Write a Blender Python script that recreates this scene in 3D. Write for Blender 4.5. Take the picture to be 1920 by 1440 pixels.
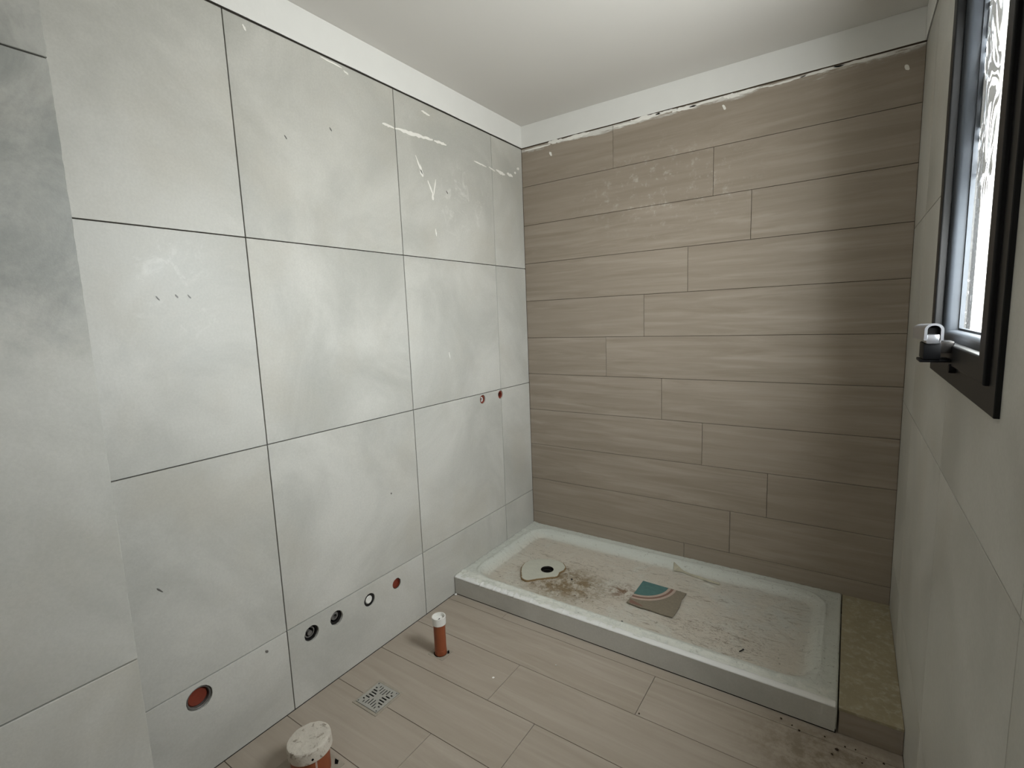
import bpy, bmesh, math, random
from mathutils import Vector, Matrix, noise
random.seed(7)
for o in list(bpy.data.objects): bpy.data.objects.remove(o)
S = bpy.context.scene
C = S.collection
PI = math.pi
W, CEIL = 1.6557, 2.266          # room width, ceiling height
T = 0.6254                       # wall tile pitch
TH = 0.086                       # shower tray height
TD, TW = -0.700, 1.4976          # tray front, tray right end
PIER, PIERY = 0.1914, -1.9745    # near wall projects this far
FRONT = -3.4

# ------------------------------------------------------------------ camera
cam = bpy.data.objects.new('camera', bpy.data.cameras.new('camera')); C.objects.link(cam)
cam.location = (1.4819, -2.3314, 1.2686)
cam.rotation_euler = (1.4393, 0.0378, 0.5963)
cam.data.sensor_width = 36.0
cam.data.lens = 928.26 / 1920 * 36
cam.data.clip_start = 0.02
S.camera = cam
# ------------------------------------------------------------------ light: overcast daylight through the one window
wd = bpy.data.worlds.new('overcast'); S.world = wd; wd.use_nodes = True
bg = wd.node_tree.nodes['Background']
bg.inputs[1].default_value = 38.5
_t = wd.node_tree; _g = _t.nodes.new('ShaderNodeTexCoord'); _s = _t.nodes.new('ShaderNodeSeparateXYZ'); _r = _t.nodes.new('ShaderNodeValToRGB')
_t.links.new(_g.outputs['Generated'], _s.inputs[0]); _t.links.new(_s.outputs[2], _r.inputs[0]); _t.links.new(_r.outputs[0], bg.inputs[0])
_r.color_ramp.elements[0].position = 0.0; _r.color_ramp.elements[0].color = (.72, .725, .72, 1)      # ground outside (z<0 clamps here)
_r.color_ramp.elements[1].position = .03; _r.color_ramp.elements[1].color = (.945, .972, 1.0, 1)     # even overcast
S.view_settings.view_transform = 'Standard'; S.view_settings.look = 'None'
S.view_settings.gamma = 1; S.view_settings.use_curve_mapping = False
S.view_settings.exposure = 0.0
WY0, WY1, WZ0, WZ1 = -1.410, -0.735, 1.107, 2.06      # window frame outer rectangle
pl = bpy.data.lights.new('window_daylight', 'AREA'); pl.shape = 'RECTANGLE'
pl.size = WY1 - WY0 - .1; pl.size_y = WZ1 - WZ0 - .1
po = bpy.data.objects.new('window_daylight', pl); C.objects.link(po)
po.location = (W + 0.065, (WY0 + WY1) / 2, (WZ0 + WZ1) / 2)
po.rotation_euler = Matrix(((0, 0, 1), (1, 0, 0), (0, 1, 0))).to_euler()   # local -z looks to -x
pl.cycles.is_portal = True

hl = bpy.data.lights.new('hall_fill_light', 'POINT'); hl.energy = 8; hl.shadow_soft_size = .12; hl.color = (1.0, .97, .93)  # fill light added in the unseen hallway for tray front and lower walls
ho_ = bpy.data.objects.new('hall_fill_light', hl); C.objects.link(ho_); ho_.location = (1.12, -4.35, 1.75)

# ------------------------------------------------------------------ materials
def lin(c):
    return tuple(((v/255)/12.92 if v/255 <= .04045 else ((v/255+.055)/1.055)**2.4) for v in c) + (1,)
class N:
    def __init__(s, name, rough=.5, spec=.5, metal=0):
        s.m = bpy.data.materials.new(name); s.m.use_nodes = True
        s.t = s.m.node_tree; s.b = s.t.nodes['Principled BSDF']
        s.b.inputs['Roughness'].default_value = rough
        s.b.inputs['Specular IOR Level'].default_value = spec
        s.b.inputs['Metallic'].default_value = metal
    def n(s, typ, **k):
        x = s.t.nodes.new(typ)
        for a, v in k.items(): setattr(x, a, v)
        return x
    def put(s, sock, v):
        if v is None: return
        if hasattr(v, 'is_output') or hasattr(v, 'links'): s.t.links.new(v, sock)
        else: sock.default_value = v
    def pos(s): return s.n('ShaderNodeNewGeometry').outputs['Position']
    def vmul(s, v, k):
        x = s.n('ShaderNodeVectorMath', operation='MULTIPLY'); s.put(x.inputs[0], v); x.inputs[1].default_value = k; return x.outputs[0]
    def vadd(s, v, k):
        x = s.n('ShaderNodeVectorMath', operation='ADD'); s.put(x.inputs[0], v); s.put(x.inputs[1], k); return x.outputs[0]
    def dist(s, p, c, sc=(1, 1, 1)):
        a = s.vmul(s.vadd(p, tuple(-q for q in c)), sc)
        x = s.n('ShaderNodeVectorMath', operation='LENGTH'); s.put(x.inputs[0], a); return x.outputs['Value']
    def noise(s, v, scale, detail=4, rough=.55, dist=0):
        x = s.n('ShaderNodeTexNoise'); s.put(x.inputs['Vector'], v)
        x.inputs['Scale'].default_value = scale; x.inputs['Detail'].default_value = detail
        x.inputs['Roughness'].default_value = rough; x.inputs['Distortion'].default_value = dist
        return x.outputs[0]
    def rng(s, v, a, b, c=0, d=1):
        x = s.n('ShaderNodeMapRange', interpolation_type='SMOOTHSTEP'); s.put(x.inputs['Value'], v)
        for i, q in zip((1, 2, 3, 4), (a, b, c, d)): x.inputs[i].default_value = q
        return x.outputs[0]
    def math(s, op, a, b=None):
        x = s.n('ShaderNodeMath', operation=op); s.put(x.inputs[0], a)
        if b is not None: s.put(x.inputs[1], b)
        return x.outputs[0]
    def mix(s, f, a, b):
        x = s.n('ShaderNodeMix', data_type='RGBA'); s.put(x.inputs[0], f); s.put(x.inputs[6], a); s.put(x.inputs[7], b)
        return x.outputs[2]
    def xyz(s, v):
        x = s.n('ShaderNodeSeparateXYZ'); s.put(x.inputs[0], v); return x.outputs
    def rand(s): return s.n('ShaderNodeObjectInfo').outputs['Random']
    def comb(s, x_, y_, z_):
        x = s.n('ShaderNodeCombineXYZ')
        for i, q in enumerate((x_, y_, z_)): s.put(x.inputs[i], q)
        return x.outputs[0]
    def bump(s, h, strength, distance):
        x = s.n('ShaderNodeBump'); s.put(x.inputs['Height'], h)
        x.inputs['Strength'].default_value = strength; x.inputs['Distance'].default_value = distance
        s.put(s.b.inputs['Normal'], x.outputs[0])
    def col(s, c): s.put(s.b.inputs['Base Color'], c); return s

def plain(name, c, rough=.5, spec=.5, metal=0, var=.12, scale=30, bump=0.0):
    k = N(name, rough, spec, metal); p = k.pos(); n = k.noise(p, scale, 5)
    a = lin(c); lo = tuple(x*(1-var) for x in a[:3]) + (1,); hi = tuple(min(1, x*(1+var)) for x in a[:3]) + (1,)
    k.col(k.mix(n, lo, hi))
    if bump: k.bump(n, 1, bump)
    return k.m

def tile_mat(name='cement_look_tile', dull=0.0):
    k = N(name, .42, .42); p = k.pos()
    off = k.vadd(p, k.comb(k.math('MULTIPLY', k.rand(), 37), k.math('MULTIPLY', k.rand(), 53), 0))
    cloud = k.noise(off, 2.2, 6, .6, .6); fine = k.noise(off, 160, 3, .7)
    c = k.mix(k.rng(cloud, .3, .7), lin((178, 177, 170)), lin((203, 201, 194)))
    warm = k.noise(k.vadd(off, (5, 5, 5)), 3.4, 4)
    c = k.mix(k.rng(warm, .45, .75, 0, .5), c, lin((184, 179, 167)))
    c = k.mix(k.rng(fine, .3, .7, 0, .10), c, lin((120, 118, 110)))
    if dull:   # dark blotches plus painted-in shade on the upper part of this tile
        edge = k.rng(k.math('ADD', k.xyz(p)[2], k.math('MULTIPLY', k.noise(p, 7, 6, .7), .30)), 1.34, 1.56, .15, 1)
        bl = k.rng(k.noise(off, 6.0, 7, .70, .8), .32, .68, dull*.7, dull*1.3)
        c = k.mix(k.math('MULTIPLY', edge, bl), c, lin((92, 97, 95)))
    # plaster dust rubbed onto the tiles
    d1 = k.rng(k.dist(p, (0, -.52, 1.80), (1, 1, 1)), .05, .26, 1, 0)
    d2 = k.rng(k.dist(p, (0, -1.73, 1.38), (1, 1, .7)), .04, .19, .6, 0)
    sm = k.rng(k.noise(k.vmul(p, (1, 1, 1)), 14, 7, .7, 1.5), .52, .72)
    dust = k.math('MULTIPLY', k.math('MULTIPLY', k.math('MAXIMUM', d1, d2), sm), .55)
    c = k.mix(dust, c, lin((226, 224, 218)))
    # small dark scuffs, sparse
    v = k.n('ShaderNodeTexVoronoi'); k.put(v.inputs['Vector'], k.vmul(p, (1, 1, .6))); v.inputs['Scale'].default_value = 3.1
    sc = k.math('MULTIPLY', k.rng(v.outputs['Distance'], .012, .03, .45, 0), k.rng(k.noise(p, 60, 3), .45, .6))
    c = k.mix(sc, c, lin((110, 105, 96)))
    k.col(c); k.put(k.b.inputs['Roughness'], k.rng(cloud, .3, .7, .36, .5))
    k.bump(fine, .25, .0006)
    return k.m

def wood_mat(name, dark, mid, light, top_smear=False):
    k = N(name, .5, .35); p = k.pos()
    r = k.rand(); off = k.vadd(p, k.comb(k.math('MULTIPLY', r, 41), k.math('MULTIPLY', r, 67), k.math('MULTIPLY', r, 23)))
    st = k.vmul(off, (1.1, 16, 16))
    warp = k.noise(k.vmul(off, (1.6, 5, 5)), 1.2, 3)
    grain = k.noise(st, 1.6, 7, .62, .8); fine = k.noise(k.vmul(off, (5, 130, 130)), 1.0, 4, .6)
    w = k.n('ShaderNodeTexWave', wave_type='BANDS', bands_direction='DIAGONAL')
    k.put(w.inputs['Vector'], k.vmul(off, (.5, 5, 5))); w.inputs['Scale'].default_value = 1.8
    w.inputs['Distortion'].default_value = 9; w.inputs['Detail'].default_value = 3; w.inputs['Detail Scale'].default_value = .9
    c = k.mix(k.rng(grain, .3, .72), lin(dark), lin(light))
    c = k.mix(k.rng(w.outputs[1], 0, 1, .0, .45), c, lin(mid))
    c = k.mix(k.rng(fine, .35, .7, 0, .22), c, lin(dark))
    tone = k.rng(r, 0, 1, 0, .35)
    c = k.mix(tone, c, lin(mid))
    if top_smear:
        q = k.xyz(p); zz = k.math('ADD', q[2], k.math('MULTIPLY', k.noise(k.vmul(p, (4, 1, 26)), 1.0, 8, .72), .15))
        sm = k.math('MULTIPLY', k.rng(zz, 2.206, 2.222, 0, .9), k.rng(k.noise(k.vmul(p, (3, 1, 22)), 1.3, 6, .7), .36, .56))
        c = k.mix(sm, c, lin((222, 220, 214)))
        d = k.math('MULTIPLY', k.rng(k.dist(p, (.75, 0, 1.83), (.5, 1, 1)), .05, .28, .5, 0), k.rng(k.noise(p, 22, 7, .75), .52, .7))
        c = k.mix(d, c, lin((214, 208, 198)))
    else:
        # pinkish cement dust swept over the boards
        d = k.rng(k.noise(p, 3.4, 7, .66, .5), .45, .75, 0, .38)
        c = k.mix(d, c, lin((170, 159, 146)))
        g = k.math('MULTIPLY', k.rng(k.dist(p, (1.5, -.84, 0), (1, 1.6, 1)), .05, .32, 1, 0), k.rng(k.noise(p, 26, 7, .75), .40, .60, 0, .7))
        c = k.mix(g, c, lin((118, 106, 88)))
    k.col(c); k.bump(fine, .2, .0005)
    return k.m

def tray_mat():
    k = N('dusty_white_acrylic', .62, .3); p = k.pos(); q = k.xyz(p)
    white = lin((206, 208, 199)); beige = lin((200, 191, 176)); brown = lin((134, 116, 88))
    n1 = k.noise(p, 5.5, 8, .68, .7); n2 = k.noise(k.vadd(p, (3, 1, 0)), 30, 7, .72, .4); n3 = k.noise(k.vmul(p, (1.2, 4, 1)), 12, 6, .7, 1.2)
    # inside the basin: dust; the rim stays white
    ins = k.math('MULTIPLY', k.math('MULTIPLY', k.rng(q[0], .05, .13), k.rng(q[0], 1.36, 1.44, 1, 0)),
                 k.math('MULTIPLY', k.rng(q[1], -.645, -.585), k.rng(q[1], -.12, -.07, 1, 0)))
    dust = k.math('MULTIPLY', ins, k.rng(n1, .30, .58, .45, 1))
    c = k.mix(k.math('MULTIPLY', dust, .95), white, beige)
    clean = k.math('MULTIPLY', k.rng(k.dist(p, (1.28, -.22, TH), (1, 1, 0)), .10, .32, 1, 0), k.rng(n1, .35, .6, 1, .4))
    c = k.mix(k.math('MULTIPLY', clean, .7), c, lin((196, 196, 188)))
    br = k.math('MULTIPLY', k.rng(k.dist(p, (.43, -.45, TH), (.8, 1.25, 0)), .07, .25, 1, 0), k.rng(n2, .38, .58, .2, 1))
    c = k.mix(br, c, brown)
    pit = k.math('MULTIPLY', k.rng(k.dist(p, (.43, -.45, TH), (.8, 1.1, 0)), .08, .30, 1, 0), k.rng(k.noise(p, 52, 5, .75), .57, .64))
    c = k.mix(pit, c, lin((88, 74, 54)))
    br2 = k.math('MULTIPLY', k.rng(k.dist(p, (.70, -.39, TH), (1, 1, 0)), .02, .10, 1, 0), k.rng(n2, .42, .58))
    c = k.mix(br2, c, lin((128, 104, 84)))
    # streaks and scrapes
    stn = k.math('MULTIPLY', k.rng(n3, .54, .66), k.math('MULTIPLY', ins, .6))
    c = k.mix(stn, c, lin((140, 128, 110)))
    fp = k.math('MULTIPLY', k.rng(k.noise(k.vmul(p, (1, 2.6, 1)), 34, 5, .8, 2.2), .53, .62),
                k.math('MAXIMUM', k.rng(k.dist(p, (1.16, -.50, TH), (1, 1, 0)), .05, .22, .95, 0), k.rng(k.dist(p, (1.00, -.50, TH), (1, 1.2, 0)), .03, .14, .95, 0)))
    c = k.mix(fp, c, lin((122, 108, 92)))
    # pock marks all over
    c = k.mix(k.rng(k.noise(p, 75, 4, .75), .60, .68, 0, .6), c, lin((112, 106, 88)))
    c = k.mix(k.rng(k.noise(k.vadd(p, (9, 9, 9)), 55, 4, .7), .66, .74, 0, .7), c, white)
    # bright plaster on the front-left rim
    fr = k.math('MULTIPLY', k.rng(q[1], -.66, -.62, 1, 0), k.rng(n2, .36, .55))
    c = k.mix(k.math('MULTIPLY', fr, .9), c, lin((224, 224, 214)))
    k.col(c); k.bump(k.math('ADD', n2, k.math('MULTIPLY', n3, .5)), .9, .007)
    return k.m

def glass_mat():
    k = N('plaster_smeared_glass'); t = k.t; p = k.pos()
    tr = k.n('ShaderNodeBsdfTransparent'); tr.inputs[0].default_value = (.975, .99, .985, 1)
    df = k.n('ShaderNodeBsdfDiffuse'); df.inputs[0].default_value = lin((235, 236, 238))
    n0 = k.noise(k.vmul(p, (1, .75, .62)), 8.0, 2, .5, 1.0)
    loops = k.math('SINE', k.math('MULTIPLY', n0, 62)); stroke = k.rng(loops, .15, .45, 1, 0)       # wiped strokes leave clear glass
    z_ = k.xyz(p)[2]; y_ = k.xyz(p)[1]
    area = k.math('MULTIPLY', k.rng(k.math('ADD', y_, k.math('MULTIPLY', k.noise(p, 9, 3), .35)), -.84, -.78), k.rng(k.noise(k.vadd(p, (0, 3, 4)), 3.2, 3, .6), .40, .47))
    area = k.math('MULTIPLY', area, k.rng(z_, 1.40, 1.50))
    sp = k.math('MULTIPLY', k.rng(k.noise(k.vmul(p, (1, 2.2, 1)), 46, 3, .6), .645, .67), .6)
    f = k.math('MULTIPLY', k.math('MAXIMUM', k.math('MULTIPLY', stroke, area), sp), .986)
    gl = k.n('ShaderNodeBsdfGlossy'); gl.inputs['Roughness'].default_value = .03
    m1 = k.n('ShaderNodeMixShader'); k.put(m1.inputs[0], f); t.links.new(tr.outputs[0], m1.inputs[1]); t.links.new(df.outputs[0], m1.inputs[2])
    m2 = k.n('ShaderNodeMixShader'); m2.inputs[0].default_value = .05; t.links.new(m1.outputs[0], m2.inputs[1]); t.links.new(gl.outputs[0], m2.inputs[2])
    out = [n for n in t.nodes if n.type == 'OUTPUT_MATERIAL'][0]; t.links.new(m2.outputs[0], out.inputs[0])
    return k.m

M = dict(
    tile=tile_mat(), dulltile=tile_mat('blotched_shaded_cement_tile', .50),
    wood=wood_mat('wood_look_wall_tile', (139, 127, 112), (151, 139, 125), (166, 154, 140), True),
    floor=wood_mat('wood_look_floor_tile', (157, 145, 130), (167, 155, 141), (177, 166, 153)),
    tray=tray_mat(), glass=glass_mat(),
    grout=plain('grey_grout', (66, 62, 56), .9, .1),
    wgrout=plain('brown_grout', (92, 80, 66), .9, .1),
    paint=plain('white_emulsion_ceiling', (214, 211, 206), .9, .15, var=.03, scale=1.5),
    band=plain('fresh_white_plaster', (228, 227, 223), .85, .15, var=.03, scale=12, bump=.002),
    cement=plain('grey_cement', (160, 152, 138), .9, .15, var=.2, scale=60, bump=.003),
    ledge=None,
    black=plain('black_powder_coat', (12, 12, 12), .42, .22, var=.3, scale=90),
    beadgrey=plain('reflection_grey_metal', (56, 60, 65), .5, .35, .0, var=.12, scale=60),  # grey paints in bright-glass reflections on the black bead
    chrome=plain('polished_handle_metal', (165, 166, 170), .28, .5, .9, var=.1),
    chromedark=plain('dark_polished_metal', (70, 68, 66), .25, .5, .9, var=.1),
    handleblack=plain('black_handle_plastic', (5, 5, 6), .5, .12),
    steel=plain('dusty_steel', (176, 173, 165), .5, .5, .35, var=.15, scale=120),
    pvc=plain('orange_brown_pvc', (142, 76, 46), .45, .4, var=.22, scale=25),
    pvcred=plain('red_brown_pvc', (122, 52, 36), .5, .4, var=.25, scale=60),
    cap=plain('white_plastic_cap', (226, 224, 218), .5, .4, var=.06, scale=40),
    capdirty=None,
    rubber=plain('black_rubber', (24, 22, 21), .5, .4, var=.3, scale=120),
    greyplastic=plain('grey_plastic', (105, 102, 98), .4, .4, var=.3, scale=200),
    render_coat=plain('exterior_render', (165, 162, 155), .9, .1),
    dark=plain('dark_void', (10, 9, 8), .9, .1),
    foam=plain('tan_foam_edge', (138, 116, 86), .9, .1, var=.3, scale=80, bump=.004),
    collar=plain('white_plaster_disc', (188, 187, 173), .8, .2, var=.10, scale=30, bump=.003),
    teal=plain('teal_print', (84, 116, 112), .7, .2, var=.25, scale=60),
    pink=plain('pink_print', (176, 158, 144), .7, .2, var=.12, scale=90),
    stickerbrown=plain('brown_print', (128, 100, 88), .7, .2, var=.2, scale=90),
    stickergrey=plain('worn_grey_print', (131, 122, 106), .75, .2, var=.22, scale=110),
    smear=plain('dried_white_plaster', (236, 233, 226), .8, .2, var=.05, scale=90),
    crumb=plain('dark_crumb', (62, 50, 38), .9, .1),
    scraper=plain('dirty_cream_film', (176, 170, 150), .7, .2, var=.2, scale=50),
)
def spotted(name, base, spot, s1, lo=.58, hi=.66, b=.004):
    k = N(name, .8, .2); p = k.pos(); n = k.noise(p, s1, 6, .7, .3)
    c = k.mix(k.rng(k.noise(p, s1*.35, 5, .6), .3, .7, 0, .5), lin(base), tuple(x*.8 for x in lin(base)[:3]) + (1,))
    k.col(k.mix(k.rng(n, lo, hi, 0, .8), c, lin(spot))); k.bump(n, .7, b); return k.m
M['capdirty'] = spotted('cement_spattered_cap', (208, 200, 187), (138, 126, 110), 48, .53, .64, .006)
M['ledge'] = spotted('sandy_ledge_tile', (158, 148, 122), (184, 176, 156), 42, .45, .75, .002)

# ------------------------------------------------------------------ helpers
def new(name, bm, mat, parent=None, smooth=False, fix=True):
    if fix: bmesh.ops.recalc_face_normals(bm, faces=bm.faces)
    if parent is not None: bmesh.ops.translate(bm, verts=bm.verts, vec=-wloc(parent))
    me = bpy.data.meshes.new(name); bm.to_mesh(me); bm.free()
    if smooth:
        me.polygons.foreach_set('use_smooth', [True]*len(me.polygons))
    me.materials.append(M[mat] if isinstance(mat, str) else mat)
    o = bpy.data.objects.new(name, me); C.objects.link(o)
    if parent is not None: o.parent = parent
    return o
def wloc(o):
    v = Vector(o.location)
    while o.parent is not None: o = o.parent; v += Vector(o.location)
    return v
def thing(name, label, cat, loc, group=None):
    o = bpy.data.objects.new(name, None); C.objects.link(o); o.location = loc
    return tag(o, label, cat, group)
def tag(o, label, cat, group=None):
    o['label'] = label; o['category'] = cat
    if group: o['group'] = group
    return o
def struct(name, label=None, cat=None, bm=None, mat=None):
    if bm is None:
        o = bpy.data.objects.new(name, None); C.objects.link(o)
    else: o = new(name, bm, mat)
    o['kind'] = 'structure'
    if label: o['label'] = label
    if cat: o['category'] = cat
    return o
def box(bm, a, b, bev=0):
    r = bmesh.ops.create_cube(bm, size=1)
    a = Vector(a); b = Vector(b)
    for v in r['verts']:
        v.co = Vector(((a[i]+b[i])/2 + v.co[i]*abs(b[i]-a[i]) for i in range(3)))
    if bev:
        es = list({e for v in r['verts'] for e in v.link_edges})
        bmesh.ops.bevel(bm, geom=es, offset=bev, segments=2, affect='EDGES', profile=.6)
    return bm
def BX(a, b, bev=0): return box(bmesh.new(), a, b, bev)
def plate(outline, holes, f, th, bev=0.0):
    """flat plate with holes; f maps (u,v,w) to the room, w=0 is the face, w<0 goes into the plate"""
    bm = bmesh.new(); edges = []
    for loop in [outline] + holes:
        vs = [bm.verts.new((u, v, 0)) for u, v in loop]
        edges += [bm.edges.new((vs[i], vs[(i+1) % len(vs)])) for i in range(len(vs))]
    r = bmesh.ops.triangle_fill(bm, edges=edges, use_beauty=True, use_dissolve=False, normal=(0, 0, 1))
    faces = [g for g in r['geom'] if isinstance(g, bmesh.types.BMFace)] or list(bm.faces)
    bound = [e for e in bm.edges if len(e.link_faces) == 1]
    ex = bmesh.ops.extrude_face_region(bm, geom=list(bm.faces))
    mv = [v for v in ex['geom'] if isinstance(v, bmesh.types.BMVert)]
    for v in mv: v.co.z -= th
    if bev:
        top = [e for e in bm.edges if all(abs(v.co.z) < 1e-7 for v in e.verts) and any(all(abs(v.co.z) < 1e-7 for v in fc.verts) for fc in e.link_faces)
               and any(not all(abs(v.co.z) < 1e-7 for v in fc.verts) for fc in e.link_faces)]
        bmesh.ops.bevel(bm, geom=top, offset=bev, segments=1, affect='EDGES')
    for v in bm.verts: v.co = Vector(f(*v.co))
    return bm
def rect(u0, v0, u1, v1): return [(u0, v0), (u1, v0), (u1, v1), (u0, v1)]
def circ(u, v, r, n=28, jit=0):
    return [(u + (r+random.uniform(-jit, jit))*math.cos(2*PI*i/n), v + (r+random.uniform(-jit, jit))*math.sin(2*PI*i/n)) for i in range(n)]
def lathe(prof, n=32, axis='z', org=(0, 0, 0), tilt=None):
    """prof: (radius, height) pairs"""
    bm = bmesh.new(); rings = []
    for r, h in prof:
        rings.append([bm.verts.new((r*math.cos(2*PI*i/n), r*math.sin(2*PI*i/n), h)) for i in range(n)] if r > 1e-6 else [bm.verts.new((0, 0, h))])
    for a, b in zip(rings, rings[1:]):
        for i in range(n):
            j = (i+1) % n
            if len(a) == 1 and len(b) == 1: continue
            if len(a) == 1: bm.faces.new((a[0], b[i], b[j]))
            elif len(b) == 1: bm.faces.new((a[i], a[j], b[0]))
            else: bm.faces.new((a[i], a[j], b[j], b[i]))
    if tilt: bmesh.ops.rotate(bm, verts=bm.verts, cent=(0, 0, 0), matrix=tilt)
    if axis == 'x': bmesh.ops.rotate(bm, verts=bm.verts, cent=(0, 0, 0), matrix=Matrix.Rotation(PI/2, 3, 'Y'))
    if axis == 'y': bmesh.ops.rotate(bm, verts=bm.verts, cent=(0, 0, 0), matrix=Matrix.Rotation(-PI/2, 3, 'X'))
    bmesh.ops.translate(bm, verts=bm.verts, vec=org)
    return bm
def soften(o, ang=40):
    me = o.data
    me.polygons.foreach_set('use_smooth', [True]*len(me.polygons))
    try: me.set_sharp_from_angle(angle=math.radians(ang))
    except Exception: pass
    return o

G = .0016      # half a joint
TT = .009      # tile thickness
FL = lambda u, v, w: (w, u, v)                     # left wall: u=y, v=z
FB = lambda u, v, w: (u, -w, v)                    # back wall: u=x, v=z
FR = lambda u, v, w: (W - w, u, v)                 # right wall: u=y, v=z
FF = lambda u, v, w: (u, v, w)                     # floor: u=x, v=y
FP = lambda u, v, w: (PIER + w, u, v)              # pier

# ------------------------------------------------------------------ wall_left
# holes drilled through the tiles: (y, z, radius)
HOLES = [(-.430, .880, .0215), (-1.0536, .2188, .0215), (-1.1919, .2192, .025), (-1.3396, .2268, .026), (-1.4401, .226, .027), (-1.7964, .235, .0345)]
HX = (-.2787, .8812, .0215)                        # sits on a vertical joint
LC = [-1.9725, -1.5256, -.8991, -.2740, -.0]
LR = [0, .2835, .9089, 1.5343, 2.154]
bm = plate(rect(FRONT, -.05, 0.0, CEIL), [circ(y, z, r, 28, .0005) for y, z, r in HOLES + [HX]], lambda u, v, w: (-TT + w + .0012, u, v), .05)
box(bm, (-.12, FRONT, -.05), (-.058, 0, CEIL))
wl = struct('wall_left', 'left wall clad in large pale cement-look tiles', None, bm, 'grout')
def arc_notch(side, u, v0, v1):
    """outline piece where HX bites the vertical edge u; side -1: plate lies left of the edge"""
    cy, cz, r = HX
    dy = u - cy; s = math.sqrt(max(r*r - dy*dy, 0))
    a0 = math.atan2(-s, dy); a1 = math.atan2(s, dy)
    if side < 0: # go from bottom to top along right edge, through the circle's left side
        n = 14; seq = [a0 - (a0 + 2*PI - a1) * i/n for i in range(n+1)]
    else:        # right plate: going top to bottom along its left edge, through the circle's right side
        n = 10; seq = [a1 - (a1 - a0) * i/n for i in range(n+1)]
    return [(cy + r*math.cos(a), cz + r*math.sin(a)) for a in seq]
for i in range(4):
    for j in range(4):
        u0, u1, v0, v1 = LC[i]+G, LC[i+1]-G, LR[j]+G, LR[j+1]-G
        hs = [circ(y, z, r, 28, .0006) for y, z, r in HOLES if u0 < y < u1 and v0 < z < v1]
        out = rect(u0, v0, u1, v1)
        if j == 1 and i == 2: out = [(u0, v0), (u1, v0)] + arc_notch(-1, u1, v0, v1) + [(u1, v1), (u0, v1)]
        if j == 1 and i == 3: out = [(u0, v0), (u1, v0), (u1, v1), (u0, v1)] + arc_notch(1, u0, v0, v1)
        new('tile', plate(out, hs, FL, TT, .0007), 'tile', wl)
# dried plaster dabs on the upper tiles
def dab(name, parent, f, pts, wid, th=.0012, mat='smear'):
    """a flat lens-shaped streak through pts (u,v) with half widths wid"""
    L, R = [], []
    for i, (u, v) in enumerate(pts):
        a = Vector(pts[max(i-1, 0)]); b = Vector(pts[min(i+1, len(pts)-1)]); d = (b-a).normalized(); n = Vector((-d.y, d.x))
        L.append((u+n.x*wid[i], v+n.y*wid[i])); R.append((u-n.x*wid[i], v-n.y*wid[i]))
    g = lambda u, v, w: f(u, v, w+th)
    return new(name, plate(R + L[::-1], [], g, th*.95), mat, parent)
def streak(parent, f, a, b, w, n=9, mat='smear', name='plaster_smear'):
    a = Vector(a); b = Vector(b); pts = []; wid = []
    for i in range(n):
        t = i/(n-1); q = a.lerp(b, t); pts.append((q.x, q.y + random.uniform(-1, 1)*w*.25)); wid.append(w*(.25+.75*math.sin(PI*(.06+.88*t)))*random.uniform(.7, 1.15))
    return dab(name, parent, f, pts, wid, mat=mat)
streak(wl, FL, (-.965, 2.010), (-.905, 2.010), .005)
streak(wl, FL, (-.900, 2.010), (-.690, 2.021), .008, 16)
streak(wl, FL, (-.682, 2.022), (-.605, 2.023), .006)
streak(wl, FL, (-.415, 2.000), (-.320, 1.996), .004)
streak(wl, FL, (-.300, 2.000), (-.250, 1.990), .003)
streak(wl, FL, (-.240, 1.998), (-.165, 1.990), .008)
streak(wl, FL, (-.145, 2.002), (-.095, 1.996), .008)
streak(wl, FL, (-.078, 2.020), (-.062, 2.022), .007)
streak(wl, FL, (-.052, 2.045), (-.030, 2.050), .007)
streak(wl, FL, (-.798, 1.935), (-.765, 1.870), .004)
streak(wl, FL, (-.775, 1.885), (-.762, 1.860), .008)
streak(wl, FL, (-.775, 1.905), (-.765, 1.880), .003)
streak(wl, FL, (-.735, 1.850), (-.705, 1.795), .005)
streak(wl, FL, (-.705, 1.795), (-.685, 1.865), .004)
streak(wl, FL, (-.712, 1.800), (-.708, 1.775), .006)
streak(wl, FL, (-.704, 1.660), (-.700, 1.630), .004)
streak(wl, FL, (-1.215, 2.146), (-1.13, 2.142), .003)
streak(wl, FL, (-1.125, 2.135), (-1.105, 2.130), .004)
streak(wl, FL, (-.75, 2.120), (-.70, 2.115), .005)
streak(wl, FL, (-1.47, 2.135), (-1.462, 2.12), .004)
streak(wl, FL, (-.66, 1.13), (-.655, 1.10), .002)
for y, z, s, w_ in ((-1.20, 1.93, .012, .0022), (-1.775, 1.36, .012, .0016), (-1.73, 1.365, .01, .002), (-1.70, 1.365, .012, .0016), (-.62, 1.83, .014, .002), (-1.37, 1.86, .012, .002),
                  (-1.86, .60, .02, .002), (-1.60, .26, .01, .004), (-1.05, .60, .006, .004)):
    streak(wl, FL, (y, z), (y+s*.6, z-s*.8), w_, 5, mat='greyplastic', name='scuff_mark')

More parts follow.
